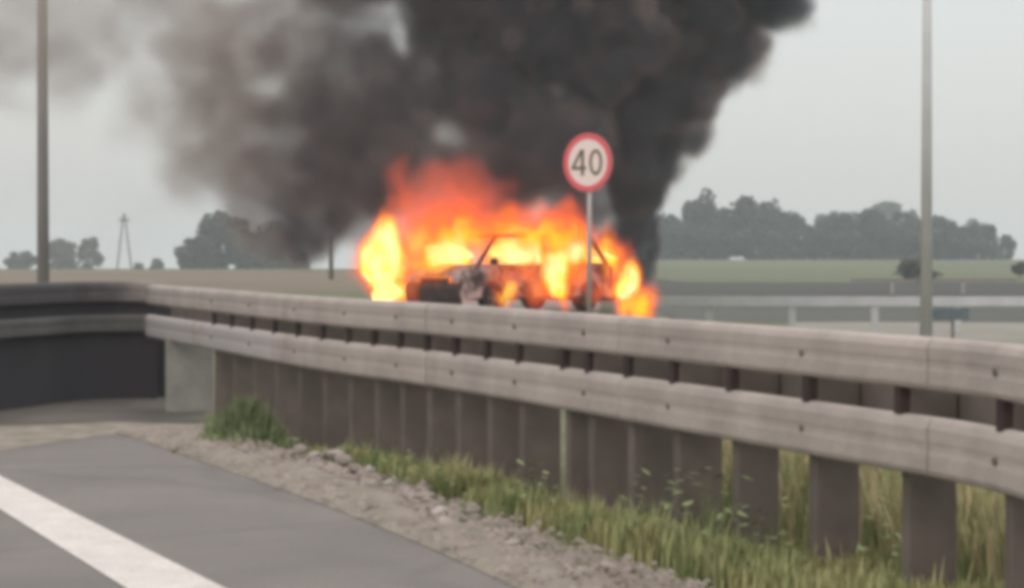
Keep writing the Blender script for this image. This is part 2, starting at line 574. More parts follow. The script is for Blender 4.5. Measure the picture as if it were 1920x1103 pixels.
# ------------------------------------------------------------------ dark barrier curving off to the left
dk_px = [(300, 22.78), (250, 22.85), (190, 22.75), (120, 22.4), (50, 21.6), (-30, 20.8), (-140, 19.5), (-300, 17.5), (-480, 15.5)]
dk = [Vector(((a - 960) / F * Y, Y, 0)) for a, Y in dk_px]
dks = spline(dk, 14)
dfr = frames(resample(dks, 0.1))
g2 = empty('dark_guardrail', (dk[2].x, dk[2].y, 0))  # shade on this section is put into its colours
tag(g2, 'shaded dark guardrail curving away at the far left edge of the road', 'guardrail')
for c in ():
    pass


def dpart(name, *a):
    o = sweep(name, *a)
    o.parent = g2
    o.matrix_parent_inverse = Matrix.Translation(-g2.location)
    return o


zt = lambda p: 0.985 + 0.02 * math.sin(p.x * 2)
for k in range(0, len(dfr) - 1, 40):
    part = dfr[k:k + 41]
    if len(part) < 2: continue
    dpart('upper_beam', part, w_profile(0.20, 0.04), 0.775, 0.10, M['shade_steel'], None)
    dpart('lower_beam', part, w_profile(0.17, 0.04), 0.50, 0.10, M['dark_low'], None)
    dpart('shade_panel', part, [(0, 0), (0.012, 0), (0.012, 1.04), (0, 1.04)], -0.15, 0.06, M['black'], None)  # added dark sheet standing in for the shadow under the beams
dp = frames(resample(dks, 0.7))[1:]
fd = True
pmd = None
for p, t, n in dp:
    rz = math.atan2(t.y, t.x)
    if (Matrix.Rotation(rz, 3, 'Z') @ Vector((0, -1, 0))).dot(n) < 0: rz += math.pi
    if fd:
        bmq = bmesh.new()
        box(bmq, (0, 0.0, 0.36), (0.09, 0.09, 1.05))
        o = link('post', bmq, M['dark'])
        pmd = o; fd = False
    else:
        o = pmd.copy(); C.objects.link(o)
    o.parent = g2
    o.location = Vector((p.x, p.y, 0)) - g2.location
    o.rotation_euler = (0, 0, rz)

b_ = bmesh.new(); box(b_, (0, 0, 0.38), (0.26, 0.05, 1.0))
o = link('shade_end_panel', b_, M['black'], g2)  # added dark piece, carries the painted shadow across the gap
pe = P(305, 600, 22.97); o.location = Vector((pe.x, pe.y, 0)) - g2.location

# ------------------------------------------------------------------ far guard rail on the right
g3 = empty('far_guardrail', (4.84, 60, -0.75))
tag(g3, 'low thin pale guardrail on slim posts behind the verge right of the fire', 'guardrail')
b_ = bmesh.new(); box(b_, (9, 0, 0.78), (24, 0.05, 0.23), bev=0.01)
link('rail_beam', b_, M['far_rail'], g3)
b_ = bmesh.new()
box(b_, (0, 0.05, 0.40), (0.17, 0.06, 0.80)); fp0 = link('post', b_, M['far_rail'], g3)
fp0.location = (0, 0, 0)
for k in range(1, 10):
    o = fp0.copy(); C.objects.link(o); o.parent = g3; o.location = (2.02 * k, 0, 0)
g4 = empty('distant_guardrail', (18.3, 118, float(terrain(18.3, 118))))
tag(g4, 'thin distant guardrail crossing the dark strip behind the right lamp post', 'guardrail')
b_ = bmesh.new(); box(b_, (2, 0, 0.66), (8, 0.05, 0.12)); link('rail_beam', b_, M['rear'], g4)
b_ = bmesh.new(); box(b_, (0, 0.05, 0.36), (0.14, 0.08, 0.66)); o0 = link('post', b_, M['steel'], g4)
for k in range(0, 2):
    if k == 0: continue
    o = o0.copy(); C.objects.link(o); o.parent = g4; o.location = (3.4 * k, 0, 0)

# small blue-grey plate on a post beside the far rail
sg = empty('marker_sign', (10.1, 57.0, -0.77))
tag(sg, 'small blue grey marker plate on a short post at right', 'sign')
b_ = bmesh.new(); box(b_, (0, 0, 0.57), (1.05, 0.03, 0.28), bev=0.008); link('plate', b_, M['plate'], sg)
b_ = bmesh.new(); tube(b_, (0.15, 0.04, 0), (0.15, 0.04, 0.69), 0.035); link('post', b_, M['rust'], sg)


# ------------------------------------------------------------------ lamp posts
def lamp_post(px, Y, rb, rt, m, label, side):
    X = (px - 960) / F * Y
    zb = float(terrain(X, Y))
    t = empty('street_lamp', (X, Y, zb))
    tag(t, label, 'street lamp')
    b = bmesh.new(); tube(b, (0, 0, 0.3), (0, 0, 10.5), rb, rt, 16)
    link('pole', b, m, t, True)
    b = bmesh.new(); tube(b, (0, 0, -0.02), (0, 0, 0.04), rb * 2, rb * 2, 16); tube(b, (0, 0, 0.04), (0, 0, 0.34), rb * 1.3, rb * 1.25, 16)
    link('base', b, m, t, True)
    b = bmesh.new(); tube(b, (0, 0, 10.45), (side * 1.6, -0.3, 10.95), rt, rt * 0.7, 10)
    link('arm', b, m, t, True)
    b = bmesh.new(); box(b, (side * 1.9, -0.36, 11.0), (0.75, 0.3, 0.14), bev=0.04)
    link('lamp_head', b, m, t, True)


lamp_post(81, 62.5, 0.16, 0.12, M['pole_dark'], 'tall grey lamp post at far left, its top lost in pale smoke', 1)
lamp_post(1737, 48, 0.125, 0.065, M['pole'], 'tall tapering grey lamp post standing clear of the smoke at right', -1)

# ------------------------------------------------------------------ speed limit sign
SY = 37.6
sp = P(1103, 305, SY)
s = empty('speed_limit_sign', (sp.x, SY, float(terrain(sp.x, SY))), math.radians(-36))
tag(s, 'round red-rimmed speed limit sign reading 40 on a thin post', 'road sign')
zc = sp.z - s.location.z
b = bmesh.new(); tube(b, (0, 0.03, -0.1), (0, 0.03, zc + 0.3), 0.034, 0.034, 12)
link('post', b, M['sign_back'], s, True)
R_ = 0.45
b = bmesh.new(); tube(b, (0, 0, zc), (0, -0.012, zc), R_ - 0.004, R_ - 0.004, 48)
link('sign_plate', b, M['sign_back'], s)
b = bmesh.new(); tube(b, (0, -0.013, zc), (0, -0.017, zc), R_ * 0.83, R_ * 0.83, 48)
link('sign_face', b, M['sign_white'], s)
b = bmesh.new()
n_ = 48
ring = [[b.verts.new((math.cos(2 * math.pi * i / n_) * r, y, zc + math.sin(2 * math.pi * i / n_) * r)) for i in range(n_)] for r, y in ((R_ * .80, -0.013), (R_ * .80, -0.022), (R_, -0.022), (R_, -0.013))]
for k in range(4):
    for i in range(n_):
        j = (i + 1) % n_
        b.faces.new((ring[k][i], ring[k][j], ring[(k + 1) % 4][j], ring[(k + 1) % 4][i]))
link('red_rim', b, M['sign_red'], s)


def stroke(bm, pts, w, closed=False):
    pts = [Vector((x, 0, z)) for x, z in pts]
    n = len(pts)
    rows = []
    for i in range(n):
        a = pts[(i - 1) % n] if closed or i else pts[0]
        c = pts[(i + 1) % n] if closed or i < n - 1 else pts[-1]
        t = (c - a).normalized()
        nn = Vector((-t.z, 0, t.x)) * w / 2
        rows.append([bm.verts.new(pts[i] + nn + Vector((0, y, 0))) for y in (0, -0.004)] + [bm.verts.new(pts[i] - nn + Vector((0, y, 0))) for y in (-0.004, 0)])
    for i in range(n if closed else n - 1):
        A, B = rows[i], rows[(i + 1) % n]
        for k in range(4):
            bm.faces.new((A[k], A[(k + 1) % 4], B[(k + 1) % 4], B[k]))
    if not closed:
        bm.faces.new(rows[0]); bm.faces.new(rows[-1][::-1])


b = bmesh.new()
stroke(b, [(-0.085, -0.20), (-0.085, 0.20)], 0.055)
stroke(b, [(-0.10, 0.19), (-0.265, -0.075)], 0.05)
stroke(b, [(-0.285, -0.085), (-0.02, -0.085)], 0.05)
o = link('digit', b, M['sign_black'], s); o.location = (-0.01, -0.018, zc)
b = bmesh.new()
stroke(b, [(0.15 + 0.095 * math.cos(2 * math.pi * i / 28), 0.175 * math.sin(2 * math.pi * i / 28)) for i in range(28)], 0.05, True)
o = link('digit', b, M['sign_black'], s); o.location = (0, -0.018, zc)

# ------------------------------------------------------------------ wooden posts and the A-frame pole
b = bmesh.new(); tube(b, (0, 0, 0), (0, 0, 2.0), 0.11, 0.09)
o = link('wooden_post', b, M['wood']); o.location = ((621 - 960) / F * 110, 110, float(terrain(-8, 110)) - 0.1)
o.scale = (1, 1, 1.05)
tag(o, 'lone thin dark post in the field left of the fire', 'post')
t = empty('utility_pole', ((233 - 960) / F * 380, 380, -1.55))
tag(t, 'hazy A-frame utility pole on the left skyline', 'utility pole')
t.location.z = P(233, 506, 380).z
b = bmesh.new(); tube(b, (-1.15, 0, -0.3), (-0.12, 0, 8.3), 0.15, 0.12); link('leg', b, M['wood'], t)
b = bmesh.new(); tube(b, (1.15, 0, -0.3), (0.12, 0, 8.3), 0.15, 0.12); link('leg', b, M['wood'], t)
b = bmesh.new(); box(b, (0, 0, 7.6), (1.7, 0.2, 0.22)); link('crossarm', b, M['wood'], t)
b = bmesh.new(); box(b, (0, 0, 8.4), (0.25, 0.25, 0.8)); link('pole_top', b, M['wood'], t)
b = bmesh.new()
for x in (-0.7, 0, 0.7): tube(b, (x, 0, 7.7), (x, 0, 8.1), 0.1, 0.1, 8)
link('insulators', b, M['steel'], t)


# ------------------------------------------------------------------ trees
def crown_mesh(seed, nleaf=2600, leaf=0.075, lobes=9, rmin=0.12):
    """unit crown: z 0..1, radius about 0.5"""
    r = random.Random(seed)
    cs = [(Vector((0, 0, 0.5)), 0.34)]
    for i in range(lobes):
        a = r.uniform(0, 2 * math.pi); h = r.uniform(0.08, 0.92)
        d = r.uniform(0.12, 0.36) * (1.1 - abs(h - 0.45))
        cs.append((Vector((d * math.cos(a), d * math.sin(a), h)), r.uniform(rmin, 0.22)))
    vs, fs = [], []
    for i in range(nleaf):
        c, R = r.choice(cs)
        v = Vector((r.gauss(0, 1), r.gauss(0, 1), r.gauss(0, 1))).normalized() * R * (r.random() ** 0.4)
        p = c + v
        p.z = max(0.0, p.z)
        a = Vector((r.gauss(0, 1), r.gauss(0, 1), r.gauss(0, 1))).normalized() * leaf * r.uniform(0.5, 1)
        b_ = a.cross(Vector((r.gauss(0, 1), r.gauss(0, 1), r.gauss(0, 1)))).normalized() * leaf * r.uniform(0.3, 0.7)
        k = len(vs)
        vs += [p - a, p + b_, p + a, p - b_]
        fs.append((k, k + 1, k + 2, k + 3))
    me = bpy.data.meshes.new('crown')
    me.from_pydata([tuple(v) for v in vs], [], fs)
    return me


crowns = [crown_mesh(i) for i in range(5)]
dense = [crown_mesh(20 + i, 4200, 0.06, 20, 0.08) for i in range(5)]


def tree(px, top, base, w, Y, label, m='leaf', group=None, name='tree', cat='tree', low=0.0, dn=False, k=[0]):
    """px centre, rows of top and base, width in px, at distance Y"""
    k[0] += 1
    p = P(px, base, Y)
    H = (base - top) / F * Y
    W = w / F * Y
    t = empty(name, (p.x, Y, p.z))
    tag(t, label, cat, group)
    src = (dense if dn else crowns)[k[0] % 5]
    key = src.name + m
    me = bpy.data.meshes.get('leaves_' + key)
    if me is None:
        me = src.copy(); me.name = 'leaves_' + key; me.materials.clear(); me.materials.append(M[m])
    c = bpy.data.objects.new('crown', me); C.objects.link(c); c.parent = t
    c.location = (0, 0, H * low)
    c.scale = (W, W, H * (1 - low))
    c.rotation_euler = (0, 0, k[0] * 1.3)
    b = bmesh.new()
    tube(b, (0, 0, -1), (0, 0, H * 0.5), max(0.05, W * 0.03), W * 0.015, 7)
    for j in range(3):
        a = j * 2.1 + k[0]
        tube(b, (0, 0, H * (0.25 + 0.08 * j)), (W * 0.28 * math.cos(a), W * 0.28 * math.sin(a), H * 0.7), W * 0.014, W * 0.005, 5)
    link('trunk', b, M['bark'], t)
    return t


gr = 'trees along the right skyline'
for a in [
    (1250, 398, 494, 80, 395, 'rounded dark tree half behind the edge of the smoke column'),
    (1308, 362, 494, 88, 390, 'tallest tree of the right tree line, with a ragged pointed top'),
    (1352, 395, 494, 80, 400, 'lower tree just right of the tallest tree in the tree line'),
    (1402, 375, 494, 85, 385, 'second tallest tree of the right tree line, broad topped'),
    (1447, 380, 494, 75, 395, 'broad tree at the right end of the high part of the tree line'),
    (1487, 394, 494, 62, 392, 'tree stepping down towards the low gap of the tree line'),
    (1530, 412, 494, 75, 400, 'low tree at the dip in the middle of the tree line'),
    (1580, 403, 494, 85, 390, 'tree just right of the dip in the tree line'),
    (1640, 398, 494, 95, 388, 'wide tree left of the right lamp post in the tree line'),
    (1700, 399, 494, 90, 396, 'dark tree directly left of the right lamp post'),
    (1762, 402, 494, 85, 390, 'dark tree directly right of the right lamp post'),
    (1812, 415, 494, 72, 398, 'second tree right of the right lamp post'),
    (1855, 424, 494, 62, 394, 'third tree right of the lamp post, sloping down'),
    (1890, 443, 492, 42, 392, 'last small tree at the right end of the tree line'),
]:
    tree(*a[:5], a[5], group=gr, dn=True)
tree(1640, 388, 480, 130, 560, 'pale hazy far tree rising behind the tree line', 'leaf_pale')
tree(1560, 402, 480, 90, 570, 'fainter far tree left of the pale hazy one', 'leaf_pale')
shr = ['leftmost, beside the smoke', 'second from the smoke', 'below the second tallest tree', 'below the dip in the tree line', 'right of the dip', 'left of the right lamp post', 'right of the right lamp post', 'rightmost of the row']
for i, w_ in enumerate(shr):        # undergrowth between the trunks
    tree(1265 + i * 82, 424 + (i * 37 % 14) + (18 if i > 6 else 0), 496, 130, 378, 'low dark shrub under the tree line, ' + w_, group='shrubs under the right tree line', name='shrub', cat='shrub', dn=True)
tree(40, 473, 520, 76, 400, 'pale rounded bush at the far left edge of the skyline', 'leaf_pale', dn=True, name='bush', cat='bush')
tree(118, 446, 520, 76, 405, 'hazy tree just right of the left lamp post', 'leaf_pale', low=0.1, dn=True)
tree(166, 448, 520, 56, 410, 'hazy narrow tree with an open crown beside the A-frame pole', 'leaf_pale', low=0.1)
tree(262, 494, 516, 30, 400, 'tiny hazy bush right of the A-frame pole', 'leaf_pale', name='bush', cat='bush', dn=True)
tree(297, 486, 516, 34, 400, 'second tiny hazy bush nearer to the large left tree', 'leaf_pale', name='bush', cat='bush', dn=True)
tree(366, 448, 514, 84, 330, 'small tree at the left foot of the large tree behind the smoke', dn=True)
tree(425, 394, 514, 150, 335, 'large spreading tree partly veiled by the drifting smoke', dn=True)
tree(500, 420, 514, 150, 340, 'dark tree under the brown smoke right of the large spreading one', dn=True)
tree(555, 470, 514, 80, 330, 'low tree below the lowest lobe of smoke', dn=True)
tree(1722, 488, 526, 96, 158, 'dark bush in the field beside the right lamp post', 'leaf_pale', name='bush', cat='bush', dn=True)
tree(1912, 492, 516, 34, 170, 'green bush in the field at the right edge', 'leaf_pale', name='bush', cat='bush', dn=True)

# low dark hedge bank along the strip on the right
tag(sheet('hedge_bank', lambda Y: 0.06 * Y, wide(1), [150, 151], M['strip'], 0.0, nx=2), kind='structure')


# ------------------------------------------------------------------ weeds, grass, stones
def road_side(p):          # signed distance right of the road's edge (rough)
    best = min(range(len(es)), key=lambda i: (es[i] - p).length_squared)
    return best, (es[best] - p).length


def tuft_patch(name, label, m, n, where, hmin, hmax, wid, seed, lean=0.35):
    r = random.Random(seed)
    vs, fs = [], []
    made = 0
    while made < n:
        p = where(r)
        if p is None: continue
        made += 1
        x, y, hs = p
        z = float(terrain(x, y))
        for b in range(r.randint(4, 8)):
            a = r.uniform(0, 6.283); h = r.uniform(hmin, hmax) * hs
            bx, by = x + r.gauss(0, 0.03), y + r.gauss(0, 0.03)
            ln = r.uniform(0.1, lean) * h
            w = wid * r.uniform(0.6, 1.3)
            dx, dy = math.cos(a), math.sin(a)
            k = len(vs)
            vs += [(bx - dy * w, by + dx * w, z - 0.01), (bx + dy * w, by - dx * w, z - 0.01),
                   (bx + dx * ln * .4 - dy * w * .8, by + dy * ln * .4 + dx * w * .8, z + h * .6), (bx + dx * ln * .4 + dy * w * .8, by + dy * ln * .4 - dx * w * .8, z + h * .6),
                   (bx + dx * ln, by + dy * ln, z + h)]
            fs += [(k, k + 1, k + 3, k + 2), (k + 2, k + 3, k + 4)]
    o = pymesh(name, vs, fs, m)
    tag(o, label, 'grass', kind='stuff')
    return o


def rail_pt(s):
    i = min(len(fine) - 1, max(0, int(s * (len(fine) - 1))))
    return fine[i], fr[i][2]


def near_rail(r):
    # between the rail line and the gravel
    s = r.random() ** 0.8 * 0.62
    p, n = rail_pt(s)
    px = 960 + p.x / p.y * F
    d = r.uniform(-0.05, 0.62) if px < 1350 else r.uniform(-0.25, 0.62)
    if px < 1000: d = r.uniform(0.08, 0.45)
    q_ = p + n * d
    i, dist = road_side(q_)
    w = 0.22 + 0.22 * mnoise.noise((q_.x * 1.3, q_.y * 1.3, 5))
    if dist < w or q_.x < es[i].x: return None
    if px < 690 or (px < 950 and r.random() < 0.65): return None
    nz = mnoise.noise((q_.x * 1.1, q_.y * 1.1, 3))
    if nz < -0.12 and r.random() < 0.85: return None
    if r.random() < 0.4 * abs(mnoise.noise((q_.x * 4, q_.y * 4, 8))) * 3: return None
    return q_.x, q_.y, 0.5 + 1.3 * max(0, nz + 0.25) + (0.5 if r.random() < 0.06 else 0)


tuft_patch('grass', 'green weeds and grass growing along the foot of the guardrail', M['grass'], 5200, near_rail, 0.04, 0.15, 0.007, 3)


def behind(r):
    x = r.uniform(0.0, 1.0)
    Y = 7.0 + r.random() * 13
    s = r.uniform(0.05, 0.26) * Y * 1.0
    p = Vector((s, Y, 0))
    i = min(range(len(fine)), key=lambda k: (fine[k] - p).length_squared)
    if (p - fine[i]).dot(fr[i][2]) > -0.2: return None
    return s, Y, 0.7 + 0.6 * mnoise.noise((s, Y, 9))


tuft_patch('tall_grass', 'taller yellow green grass behind the guardrail posts', M['grass'], 5200, behind, 0.12, 0.42, 0.007, 5)
tuft_patch('dry_grass', 'straw coloured dry grass among the green behind the posts', M['dry'], 2400, behind, 0.12, 0.5, 0.006, 6)


def clump(r):
    a = r.uniform(0, 6.283); d = abs(r.gauss(0, 1))
    c = GP(442, 838)
    x, y = c.x + math.cos(a) * d * 0.2, c.y + 0.6 + math.sin(a) * d * 0.6
    return x, y, max(0.2, 1.15 - 0.55 * d)


tuft_patch('grass', 'green grass clump beside the pale concrete post', M['green'], 300, clump, 0.10, 0.30, 0.01, 8)


# broad-leaved weeds: individual plants along the rail foot
def weed_mesh(seed, n=46):
    r = random.Random(seed)
    vs, fs = [Vector((-0.003, 0, 0)), Vector((0.003, 0, 0))], []
    for i in range(n):
        a = r.uniform(0, 6.283); h = r.uniform(0.02, 0.3); d = r.uniform(0.02, 0.16) * (1.1 - h * 1.5)
        c = Vector((math.cos(a) * d, math.sin(a) * d, h))
        u = Vector((math.cos(a), math.sin(a), r.uniform(-0.4, 0.6))).normalized()
        s_ = u.cross(Vector((0, 0, 1))).normalized()
        L_, W_ = r.uniform(0.03, 0.06), r.uniform(0.010, 0.02)
        k = len(vs)
        fs.append((0, 1, len(vs)))
        vs += [c, c + u * L_ * .5 + s_ * W_, c + u * L_, c + u * L_ * .5 - s_ * W_]
        fs.append((k, k + 1, k + 2, k + 3))
    me = bpy.data.meshes.new('weed_leaves')
    me.from_pydata([tuple(v) for v in vs], [], fs)
    me.materials.append(M['leafy'])
    return me


wm = [weed_mesh(i) for i in range(4)]
for i, (px, py, sc_, lb) in enumerate([
    (1330, 1040, 1.3, 'leafy green weed at the foot of the post left of the widest gap'),
    (1240, 1010, 1.2, 'leafy weed left of the bushiest one under the guardrail'),
    (1420, 1085, 1.0, 'small leafy weed between two guardrail posts at the bottom edge'),
    (1010, 985, 1.0, 'leafy weed in the middle of the green verge'),
    (830, 930, 0.8, 'small weed where the green verge meets the pale gravel'),
    (1700, 1095, 1.1, 'leafy weed at the bottom right between guardrail posts'),
    (745, 925, 0.7, 'low weed beside the loose stones on the verge')]):
    c = GP(px, py)
    t = bpy.data.objects.new('weed', wm[i % 4]); C.objects.link(t)
    t.location = (c.x, c.y, float(terrain(c.x, c.y))); t.scale = (sc_,) * 3; t.rotation_euler = (0, 0, i * 1.7)
    tag(t, lb, 'plant', 'leafy weeds on the verge')


# stones on the verge
def rock_mesh(seed):
    r = random.Random(seed)
    b = bmesh.new()
    bmesh.ops.create_icosphere(b, subdivisions=1, radius=1)
    for v in b.verts: v.co *= r.uniform(0.7, 1.15)
    for v in b.verts: v.co.z *= 0.65
    me = bpy.data.meshes.new('rock'); b.to_mesh(me); b.free()
    me.materials.append(M['stone'])
    return me


rm = [rock_mesh(i) for i in range(5)]
rr_ = random.Random(4)
rocks = [(548, 868, .055), (565, 858, .06), (590, 872, .065), (612, 866, .05), (632, 872, .075), (648, 884, .07), (668, 898, .06), (600, 892, .06), (625, 905, .07), (585, 900, .04), (655, 915, .05), (690, 905, .035),
         (740, 925, .04), (765, 934, .035), (800, 960, .05), (822, 980, .05), (835, 1000, .045), (715, 950, .03), (770, 985, .03), (960, 1040, .04), (500, 885, .04), (520, 895, .035), (1140, 1088, .05), (1180, 1095, .04)]
for i, (px, py, r_) in enumerate(rocks):
    c = GP(px, py)
    o = bpy.data.objects.new('stone', rm[i % 5]); C.objects.link(o)
    o.location = (c.x, c.y, float(terrain(c.x, c.y)) + r_ * 0.55 + 0.015)
    o.scale = (r_ * random.uniform(.8, 1.3), r_ * random.uniform(.8, 1.2), r_); o.rotation_euler = (random.uniform(-.4, .4), random.uniform(-.4, .4), random.uniform(0, 6))
    heap = i < 12
    grp_ = [q for q in rocks if (rocks.index(q) < 12) == heap]
    rank = sorted(grp_).index((px, py, r_)) + 1
    ordn = ['leftmost', 'second', 'third', 'fourth', 'fifth', 'sixth', 'seventh', 'eighth', 'ninth', 'tenth', 'eleventh', 'rightmost'][rank - 1]
    lb = (ordn + (' stone from the left' if 1 < rank < 12 else ' stone') + (' in the pale heap below the dark posts' if heap else ' among those scattered along the gravel verge'))
    tag(o, lb, 'stone', 'stones heaped on the verge' if heap else 'stones scattered on the verge')
# fine gravel
r = random.Random(11)
vs, fs = [], []
for _ in range(5000):
    i = r.randrange(0, len(es) - 30)
    p = es[i]; q_ = p + Vector((r.uniform(0.0, 0.55), r.uniform(-.3, .3), 0))
    s_ = r.uniform(0.006, 0.02)
    z = float(terrain(q_.x, q_.y)) + 0.02 + s_ * r.uniform(0.3, 1.6)
    k = len(vs)
    vs += [(q_.x - s_, q_.y - s_ * .6, z), (q_.x + s_, q_.y - s_ * .5, z), (q_.x + r.uniform(-s_, s_) * .3, q_.y + s_, z), (q_.x, q_.y, z + s_)]
    fs += [(k, k + 1, k + 3), (k + 1, k + 2, k + 3), (k + 2, k, k + 3)]
tag(pymesh('gravel', vs, fs, M['stone']), 'loose gravel chips along the asphalt edge', 'gravel', kind='stuff')

# broken rubble: many small angular chunks pushed against the weeds
r = random.Random(21)
vs, fs = [], []
oct_f = [(0, 2, 4), (2, 1, 4), (1, 3, 4), (3, 0, 4), (2, 0, 5), (1, 2, 5), (3, 1, 5), (0, 3, 5)]
for _ in range(520):
    i = r.randrange(6, len(es) - 34)
    p = es[i]
    near_heap = math.exp(-((p.y - 13.2) / 1.3) ** 2)
    if r.random() > 0.35 + near_heap: continue
    q_ = p + Vector((r.uniform(0.08, 0.36 + 0.35 * near_heap), r.uniform(-.3, .3), 0))
    s_ = r.uniform(0.014, 0.03 + 0.03 * near_heap)
    z = float(terrain(q_.x, q_.y)) + 0.03
    k = len(vs)
    for d_ in ((1, 0, 0), (-1, 0, 0), (0, 1, 0), (0, -1, 0), (0, 0, 0.8), (0, 0, -0.6)):
        v_ = Vector(d_) * s_ * r.uniform(0.6, 1.3) + Vector((r.gauss(0, 1), r.gauss(0, 1), r.gauss(0, .5))) * s_ * .2
        vs.append((q_.x + v_.x, q_.y + v_.y, z + v_.z))
    fs += [tuple(k + t_ for t_ in f_) for f_ in oct_f]
tag(pymesh('rubble', vs, fs, M['stone']), 'broken pale rubble strewn along the verge', 'rubble', kind='stuff')

# ------------------------------------------------------------------ burning car
YAW = math.radians(43)
fwd = Vector((-math.cos(YAW), -math.sin(YAW), 0))
CX, CY = 0.03, 50.0
car = empty('burning_car', (CX, CY, 0.02), math.atan2(fwd.y, fwd.x))
tag(car, 'burning hatchback car with charred pillars, flames pouring from every window', 'car')
# local: +x forward, +y is the car's left. The near side (towards the camera) is +y or -y:
near = 1 if (Matrix.Rotation(car.rotation_euler.z, 3, 'Z') @ Vector((0, 1, 0))).y < 0 else -1


def body_profile():
    return [(2.13, 0.30), (2.17, 0.48), (2.12, 0.72), (2.04, 0.86), (1.78, 0.96), (1.60, 0.98), (-1.75, 0.98), (-2.05, 0.93), (-2.12, 0.62), (-2.08, 0.30)]


def arch(cx, r=0.36, zc=0.33, n=9):
    return [(cx + r * math.cos(a), zc + r * math.sin(a)) for a in np.linspace(math.pi, 0, n)]


prof_b = [(-2.08, 0.26)] + [(x, max(z, 0.24)) for x, z in arch(-1.28)] + [(x, max(z, 0.24)) for x, z in arch(1.30)] + [(2.10, 0.26)] + body_profile()[1:-1] + [(-2.12, 0.45)]
# shell sides + top deck with an open cabin well
b = bmesh.new()
W2 = 0.86
sides = []
for sgn in (1, -1):
    ring_o = [b.verts.new((x, sgn * (W2 - (0.05 if z > 0.85 else 0.0) - (0.08 if abs(x) > 1.95 else 0)), z)) for x, z in prof_b]
    ring_i = [b.verts.new((x, sgn * (W2 - 0.12), z)) for x, z in prof_b]
    fo = b.faces.new(ring_o if sgn > 0 else ring_o[::-1]); fi = b.faces.new(ring_i[::-1] if sgn > 0 else ring_i)
    for i in range(len(prof_b)):
        j = (i + 1) % len(prof_b)
        b.faces.new((ring_o[i], ring_i[i], ring_i[j], ring_o[j]) if sgn > 0 else (ring_o[j], ring_i[j], ring_i[i], ring_o[i]))
bmesh.ops.triangulate(b, faces=[f for f in b.faces if len(f.verts) > 4])
bmesh.ops.recalc_face_normals(b, faces=b.faces)
link('body', b, M['carpaint'], car)


def slab(name, pts, w, th, m, parent=car, wid2=None):
    """pts: profile polyline (x,z), swept across the width"""
    b = bmesh.new()
    top = [[b.verts.new((x, y, z)) for x, z in pts] for y in (-w, w)]
    bot = [[b.verts.new((x, y, z - th)) for x, z in pts] for y in (-w, w)]
    n = len(pts)
    for i in range(n - 1):
        b.faces.new((top[0][i], top[0][i + 1], top[1][i + 1], top[1][i]))
        b.faces.new((bot[0][i + 1], bot[0][i], bot[1][i], bot[1][i + 1]))
        for k in (0, 1):
            b.faces.new((top[k][i], bot[k][i], bot[k][i + 1], top[k][i + 1]))
    for i in (0, n - 1):
        b.faces.new((top[0][i], top[1][i], bot[1][i], bot[0][i]))
    bmesh.ops.recalc_face_normals(b, faces=b.faces)
    return link(name, b, m, parent)


slab('bonnet', [(2.10, 0.76), (2.02, 0.865), (1.9, 0.92), (1.72, 0.975)], 0.735, 0.03, M['carpaint'])
slab('front_bumper', [(2.16, 0.62), (2.22, 0.50), (2.20, 0.36), (2.12, 0.24)], 0.80, 0.06, M['char'])
slab('grille', [(2.125, 0.71), (2.165, 0.64)], 0.42, 0.05, M['rubber'])
slab('tailgate', [(-1.74, 1.0), (-2.05, 0.95), (-2.13, 0.66), (-2.12, 0.5)], 0.76, 0.03, M['char'])
slab('rear_bumper', [(-2.12, 0.58), (-2.20, 0.5), (-2.18, 0.32), (-2.08, 0.25)], 0.80, 0.05, M['char'])
slab('floor_pan', [(2.05, 0.32), (-2.05, 0.32)], 0.74, 0.05, M['char'])
slab('dashboard', [(1.66, 0.94), (1.2, 0.95)], 0.72, 0.16, M['rubber'])
slab('roof', [(1.05, 1.53), (0.5, 1.59), (-0.6, 1.59), (-1.60, 1.53)], 0.60, 0.03, M['char'])


def bar(name, p0, p1, w, m=None):
    b = bmesh.new(); tube(b, p0, p1, w, w * 0.85, 6); return link(name, b, m or M['char'], car)


